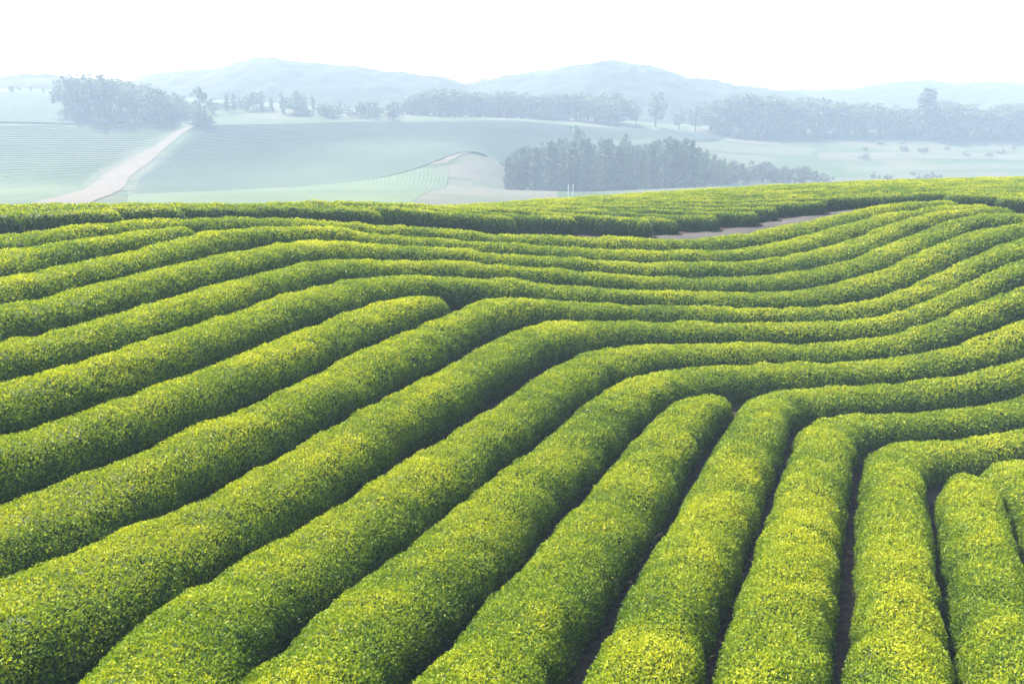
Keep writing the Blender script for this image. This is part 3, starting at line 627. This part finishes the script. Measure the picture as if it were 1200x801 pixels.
# ---------------------------------------------------------------- trees
def leaf_cards(cent, rad, size, n_per, elong=1.0, droop=0.0):
    """n_per small leaf sprays round each centre"""
    m = len(cent) * n_per
    c = np.repeat(cent, n_per, axis=0); r = np.repeat(rad, n_per)
    dr = rng.normal(size=(m, 3)); dr /= np.linalg.norm(dr, axis=1)[:, None]
    p = c + dr * (r * rng.random(m) ** .45)[:, None] * np.array([1, 1, elong])
    a = rng.normal(size=(m, 3)) + np.array([0, 0, -droop]); a /= np.linalg.norm(a, axis=1)[:, None]
    b = np.cross(a, rng.normal(size=(m, 3))); b /= np.maximum(np.linalg.norm(b, axis=1), 1e-6)[:, None]
    s = size * rng.uniform(.6, 1.4, m)[:, None]
    V = np.stack([p - a * s * .6, p + b * s * .33, p + a * s * .6, p - b * s * .33], axis=1).reshape(-1, 3)
    f = np.arange(m)[:, None] * 4 + np.arange(4)
    tint = np.repeat(np.clip(.45 + .25 * rng.normal(size=m), 0, 1), 4)
    return V, f, tint

def tube(pts, radii, n=6):
    pts = np.array(pts, float); V, F = [], []
    ang = np.linspace(0, 2 * math.pi, n, endpoint=False)
    for p, r in zip(pts, radii):
        V.append(np.c_[p[0] + r * np.cos(ang), p[1] + r * np.sin(ang), np.full(n, p[2])])
    for i in range(len(pts) - 1):
        for a in range(n):
            F.append((i * n + a, i * n + (a + 1) % n, (i + 1) * n + (a + 1) % n, (i + 1) * n + a))
    return np.vstack(V), np.array(F)

def trunk_mesh(h, r, limbs):
    V, F = tube([(0, 0, -.4), (rng.normal() * .02 * h, rng.normal() * .02 * h, h * .45), (0, 0, h)], [r * 1.25, r * .8, r * .25])
    Vs, Fs = [V], [F]; k = len(V)
    for (z0, x, y, z) in limbs:
        v, f = tube([(0, 0, z0), (x * .55, y * .55, z0 + (z - z0) * .5), (x, y, z)], [r * .45, r * .3, r * .1], 5)
        Vs.append(v); Fs.append(f + k); k += len(v)
    return mesh_from('trunk', np.vstack(Vs), [np.vstack(Fs)], M_BARK)

def conifer_variant():       # height 1 unit = 10 m tall
    h = 10.0
    cents, rads, limbs = [], [], []
    w = rng.uniform(.9, 1.35)
    for z in np.linspace(.5, 9.7, 20):
        rr = w * (1 - max(0, z - 2.2) / 8.2) ** .8 + .12
        k = rng.integers(2, 5)
        for _ in range(k):
            a = rng.uniform(0, 6.28); q = rr * rng.uniform(.3, .85)
            cents.append((math.cos(a) * q, math.sin(a) * q, z + rng.normal() * .2)); rads.append(.3 + rr * .35)
            if rng.random() < .3: limbs.append((z - .3, math.cos(a) * q, math.sin(a) * q, z))
    V, f, t = leaf_cards(np.array(cents), np.array(rads), .5, 16, .8, .6)
    return mesh_from('crown', V, [f], M_PINE, smooth=False, tint=t), trunk_mesh(9.6, .16, limbs)

def slim_variant():          # slender eucalypt-like tree, open crown high up
    cents, rads, limbs = [], [], []
    for z in np.linspace(1.0, 9.6, 14):
        rr = .9 * max(.25, math.sin(math.pi * min(1, max(0, z - 1.0) / 9.2))) ** .7 + .15
        for _ in range(rng.integers(1, 4)):
            a = rng.uniform(0, 6.28); q = rr * rng.uniform(.2, .9)
            cents.append((math.cos(a) * q, math.sin(a) * q, z)); rads.append(rng.uniform(.35, .65))
            limbs.append((z - .8, math.cos(a) * q, math.sin(a) * q, z))
    V, f, t = leaf_cards(np.array(cents), np.array(rads), .42, 18, 1.2, .3)
    return mesh_from('crown', V, [f], M_TREE, smooth=False, tint=t), trunk_mesh(9.4, .14, limbs)

def broad_variant(flat=1.0, lo=1.2):
    cents, rads, limbs = [], [], []
    for _ in range(34):
        a = rng.uniform(0, 6.28); q = rng.random() ** .5 * 2.9
        z = 5.6 + rng.uniform(-1, 1) * 4.1 * math.sqrt(max(0, 1 - (q / 3.2) ** 2)) * flat
        z = max(z, lo)
        cents.append((math.cos(a) * q, math.sin(a) * q, z)); rads.append(rng.uniform(.6, 1.25))
        limbs.append((rng.uniform(2.2, 4.5), math.cos(a) * q, math.sin(a) * q, z))
    V, f, t = leaf_cards(np.array(cents), np.array(rads), .5, 34, .85)
    return mesh_from('crown', V, [f], M_TREE, smooth=False, tint=t), trunk_mesh(7.5, .26, limbs[:12])

def bamboo_variant():        # clump of leaning plumes
    cents, rads, limbs = [], [], []
    for _ in range(11):
        a = rng.uniform(0, 6.28); lean = rng.uniform(.3, 2.0); hh = rng.uniform(6.8, 10)
        for s in np.linspace(.3, 1, 8):
            cents.append((math.cos(a) * lean * s ** 1.8, math.sin(a) * lean * s ** 1.8, hh * s)); rads.append(.75 - .5 * s * s)
        limbs.append((.1, math.cos(a) * lean * .5, math.sin(a) * lean * .5, hh * .75))
    V, f, t = leaf_cards(np.array(cents), np.array(rads), .5, 14, 1.3, .4)
    return mesh_from('crown', V, [f], M_TREE, smooth=False, tint=t), trunk_mesh(8.0, .07, limbs)

def bush_variant():
    cents, rads = [], []
    for _ in range(16):
        a = rng.uniform(0, 6.28); q = rng.random() ** .5 * 4.2
        cents.append((math.cos(a) * q, math.sin(a) * q, rng.uniform(1.5, 8.2) * (1 - (q / 5.2) ** 2) + .6)); rads.append(rng.uniform(1.2, 2.2))
    V, f, t = leaf_cards(np.array(cents), np.array(rads), .9, 26, .8)
    limbs = [(.2, c[0] * .8, c[1] * .8, c[2] * .8) for c in cents[:7]]
    return mesh_from('crown', V, [f], M_BUSH, smooth=False, tint=t), trunk_mesh(4.0, .25, limbs)

CONIFER = [conifer_variant() for _ in range(5)]
SLIM = [slim_variant() for _ in range(5)]
BROAD = [broad_variant() for _ in range(5)]
BAMBOO = [bamboo_variant() for _ in range(4)]
BUSH = [bush_variant() for _ in range(4)]
TREES = 0
def tree(kind, name, u, y, vtop, label, group=None, wide=1.0, cat='tree', hgt=None):
    global TREES
    p = pix(u, 150, y)[:2]
    z = ground_z(p[None])[0]
    top = pix(u, vtop, y)[2]
    h = hgt or max(top - z, 1.2)
    crown, trunk = kind[rng.integers(len(kind))]
    root = empty(name, (p[0], p[1], z))
    root.rotation_euler.z = rng.uniform(0, 6.28)
    s = h / 10.0
    root.scale = (s * wide, s * wide, s)
    tag(root, label, cat, group)
    c = obj('crown', crown, root); t = obj('trunk', trunk, root)
    TREES += 1
    return root

R_ = lambda a, b: rng.uniform(a, b)
# grove just beyond the tea field
env = np.array([(588, 190), (596, 178), (612, 172), (630, 168), (650, 164), (700, 160), (730, 164), (760, 164), (790, 160), (812, 163), (826, 172), (836, 182)], float)
for i in range(104):
    u = 590 + 244 * (i + R_(-.8, 1.8)) / 104; y = R_(150, 186)
    v = np.interp(u, env[:, 0], env[:, 1]) + R_(0, 13)
    tree(CONIFER if rng.random() < .7 else SLIM, 'grove_tree', u, y, v, 'slender hazy tree in the dense dark grove rising behind the tea field', 'trees of the dark grove behind the tea field', R_(1.0, 1.5))
tree(BROAD, 'grove_tree', 677, 178, 147, 'bushy-topped tallest tree sticking out above the dense dark grove', None, .8)
tree(SLIM, 'grove_tree', 733, 160, 157, 'thin upright tree standing proud of the right half of the dark grove', None, .8)
for i in range(9):
    u = R_(828, 864)
    tree(SLIM, 'grove_tree', u, R_(152, 180), np.interp(u, [828, 864], [172, 192]) + R_(0, 6), 'lower slender tree at the right-hand end of the dark grove', 'lower trees at the right-hand end of the grove', R_(1.0, 1.4))
# bushes right of the grove
for i in range(26):
    u = R_(838, 990); y = R_(158, 190)
    v = np.interp(u, [838, 870, 905, 950, 990], [177, 182, 182, 188, 202]) + R_(0, 8)
    tree(BUSH, 'shrub', u, y, v, 'dull purplish shrub in the thicket to the right of the dark grove', 'shrubs of the thicket right of the grove', R_(.7, 1.1), 'shrub')
for i in range(12):
    u = R_(1020, 1130); y = R_(172, 200)
    tree(BUSH, 'shrub', u, y, R_(198, 206), 'low dark shrub in a row beyond the tea field on the right', 'low shrubs beyond the tea field on the right', R_(.7, 1.2), 'shrub')
# bamboo and broad trees on the left rise
env = np.array([(78, 96), (84, 84), (100, 82), (118, 80), (135, 86), (150, 90), (175, 95), (200, 104), (222, 108), (246, 120)], float)
for i in range(40):
    u = 81 + 164 * (i + R_(-.8, 1.8)) / 40; y = R_(272, 330)
    v = np.interp(u, env[:, 0], env[:, 1]) + R_(0, 14)
    tree(BAMBOO if u < 175 and rng.random() < .75 else BROAD, 'hill_tree', u, y, v, 'feathery blue-grey tree in the tall clump on the rise at left', 'trees of the clump on the left rise', R_(1.2, 1.8))
tree(BROAD, 'hill_tree', 237, 268, 101, 'round-crowned tree at the top end of the dirt road', None, .75)
for i in range(12):
    u = R_(2, 78); tree(BROAD, 'ridge_tree', u, R_(400, 440), R_(98, 106), 'tiny tree on the faint ridge at the far left edge', 'tiny trees on the far left ridge', R_(.8, 1.2))
# thin trees along the top of the middle field
for i in range(36):
    u = 248 + 222 * (i + R_(-1, 2)) / 36; y = R_(318, 370)
    v = np.interp(u, [248, 300, 345, 400, 470], [112, 106, 105, 116, 112]) + R_(0, 14)
    tree(SLIM if rng.random() < .7 else BROAD, 'field_edge_tree', u, y, v, 'thin hazy tree along the upper edge of the large bluish tea field', 'thin trees along the upper edge of the large field', R_(1.2, 2.0))
# tree belt on the middle ridge
for i in range(56):
    u = 470 + 252 * (i + R_(-.8, 1.8)) / 56; y = R_(400, 440)
    v = np.interp(u, [470, 500, 515, 560, 620, 700, 722], [118, 105, 101, 105, 107, 107, 108]) + R_(0, 6)
    tree(BROAD if rng.random() < .7 else SLIM, 'belt_tree', u, y, v, 'faint tree in the pale flat-topped belt below the middle hills', 'trees of the pale belt below the middle hills', R_(1.6, 2.4))
tree(BROAD, 'belt_tree', 768, 400, 106, 'large round-topped hazy tree standing alone right of the pale belt', None, 1.0)
for u, v in ((745, 122), (796, 126), (815, 122)):
    tree(BROAD, 'belt_tree', u, 405, v, 'lower hazy tree beside the large round-topped one', 'lower trees beside the large hazy one', 1.0)
# tree line across the right
for i in range(60):
    u = 825 + 435 * (i + R_(-.8, 1.8)) / 60; y = R_(405, 445)
    v = np.interp(u, [825, 850, 900, 960, 1040, 1060, 1105, 1125, 1150, 1165, 1260], [115, 108, 108, 113, 120, 121, 116, 114, 124, 117, 118]) + R_(0, 9)
    tree(BROAD, 'treeline_tree', u, y, v, 'hazy blue tree in the long tree line across the valley on the right', 'trees of the long tree line on the right', R_(1.5, 2.3))
tree(CONIFER, 'treeline_tree', 1083, 400, 103, 'pointed conifer rising above the long tree line on the right', None, 2.4)
for i in range(14):
    u = R_(1000, 1210); y = R_(285, 400)
    tree(BUSH, 'shrub', u, y, 0, 'small pale shrub dotted over the fallow valley fields on the right', 'small shrubs dotted over the valley fields', 1.5, 'shrub', R_(1.6, 2.6))
for i in range(42):
    tree(BUSH, 'shrub', R_(825, 1260), R_(396, 440), 0, 'undergrowth shrub at the foot of the long tree line on the right', 'undergrowth of the long tree line on the right', R_(1.5, 2.2), 'shrub', R_(3.0, 5.5))
for i in range(32):
    tree(BUSH, 'shrub', R_(470, 735), R_(394, 430), 0, 'undergrowth shrub at the foot of the pale belt of trees', 'undergrowth of the pale belt of trees', R_(1.5, 2.2), 'shrub', R_(3.0, 5.0))
for i in range(30):
    tree(BUSH, 'shrub', R_(250, 470), R_(322, 372), 0, 'faint shrub between thin trees on the upper edge of the large field', 'shrubs on the upper edge of the large field', R_(1.5, 2.4), 'shrub', R_(1.6, 3.6))
for i in range(22):
    tree(BUSH, 'shrub', R_(82, 248), R_(262, 300), 0, 'undergrowth shrub at the foot of the tall clump on the left rise', 'undergrowth of the clump on the left rise', R_(1.3, 2.0), 'shrub', R_(2.0, 4.5))
print('trees', TREES)

# ---------------------------------------------------------------- white marker stakes at the crest
def stake(u, y, vtop, n, label):
    p = pix(u, 220, y)[:2]; z = ground_z(p[None])[0]; top = pix(u, vtop, y)[2]
    root = empty('marker_stake', (p[0], p[1], z)); tag(root, label, 'stake')
    h = top - z
    for k in range(n):
        v, f = tube([(k * .32, 0, -.2), (k * .32, 0, h)], [.022, .02], 8)
        obj('post', mesh_from('post', v, [f, np.array([[8, 9, 10, 11], [8, 11, 12, 15]])], M_WHITE), root)
stake(666, 56, 216.0, 2, 'thin white pair of posts at the crest in front of the dark grove')

# ---------------------------------------------------------------- air
m, nt, out = material('valley_haze')
pv = N(nt, 'ShaderNodeVolumePrincipled')
pv.inputs['Color'].default_value = (.60, .755, .95, 1)
pv.inputs['Absorption Color'].default_value = (1, 1, 1, 1)
pv.inputs['Density'].default_value = .00132
pv.inputs['Anisotropy'].default_value = .05
nt.links.new(pv.outputs[0], out.inputs['Volume'])
zb, zt = GROUND_MIN - 1.0, 30.0
bx = [(-1100, -70), (1100, -70), (1100, 1180), (-1100, 1180)]
hv = [(x, y, zb) for x, y in bx] + [(x, y, zt) for x, y in bx]
me = mesh_from('haze', hv, [np.array([(0, 3, 2, 1), (4, 5, 6, 7), (0, 1, 5, 4), (1, 2, 6, 5), (2, 3, 7, 6), (3, 0, 4, 7)])], m, smooth=False)
tag(obj('haze', me), kind='stuff')

# ---------------------------------------------------------------- light, sky, camera
SUN_EL, SUN_AZ = math.radians(52), math.radians(-40)       # azimuth from straight ahead, towards the left
w = bpy.data.worlds.new('World'); scene.world = w; w.use_nodes = True
nt = w.node_tree; nt.nodes.clear()
sky = N(nt, 'ShaderNodeTexSky', sky_type='NISHITA', sun_disc=False)
sky.sun_elevation = SUN_EL; sky.sun_rotation = SUN_AZ
sky.air_density = 1.0; sky.dust_density = 1.2; sky.ozone_density = 1.0; sky.altitude = 100
bg = N(nt, 'ShaderNodeBackground', Strength=.15)
wo = nt.nodes.new('ShaderNodeOutputWorld')
nt.links.new(sky.outputs[0], bg.inputs[0]); nt.links.new(bg.outputs[0], wo.inputs[0])

sd = bpy.data.lights.new('sun', 'SUN'); sd.energy = 5.0; sd.angle = math.radians(.6); sd.color = (1, .93, .82)
so = bpy.data.objects.new('sun', sd); link(so)
dirv = np.array([math.sin(SUN_AZ) * math.cos(SUN_EL), math.cos(SUN_AZ) * math.cos(SUN_EL), math.sin(SUN_EL)])
from mathutils import Vector
so.rotation_euler = Vector(dirv).to_track_quat('Z', 'Y').to_euler()
so.location = (-20, 20, 30)

cam = bpy.data.cameras.new('camera'); cam.sensor_width = 36; cam.lens = 36 * FOCAL / 1200
cam.clip_start = .1; cam.clip_end = 6000
co = bpy.data.objects.new('camera', cam); link(co)
co.location = (0, 0, 0); co.rotation_euler = (math.pi / 2 - PITCH, 0, 0)
scene.camera = co

scene.render.engine = 'CYCLES'
scene.cycles.max_bounces = 8; scene.cycles.transparent_max_bounces = 8
scene.cycles.diffuse_bounces = 3; scene.cycles.glossy_bounces = 2; scene.cycles.transmission_bounces = 3
scene.cycles.volume_bounces = 1
scene.cycles.use_denoising = True
scene.view_settings.view_transform = 'Standard'; scene.view_settings.look = 'None'
scene.view_settings.exposure = 1.63; scene.view_settings.gamma = 1
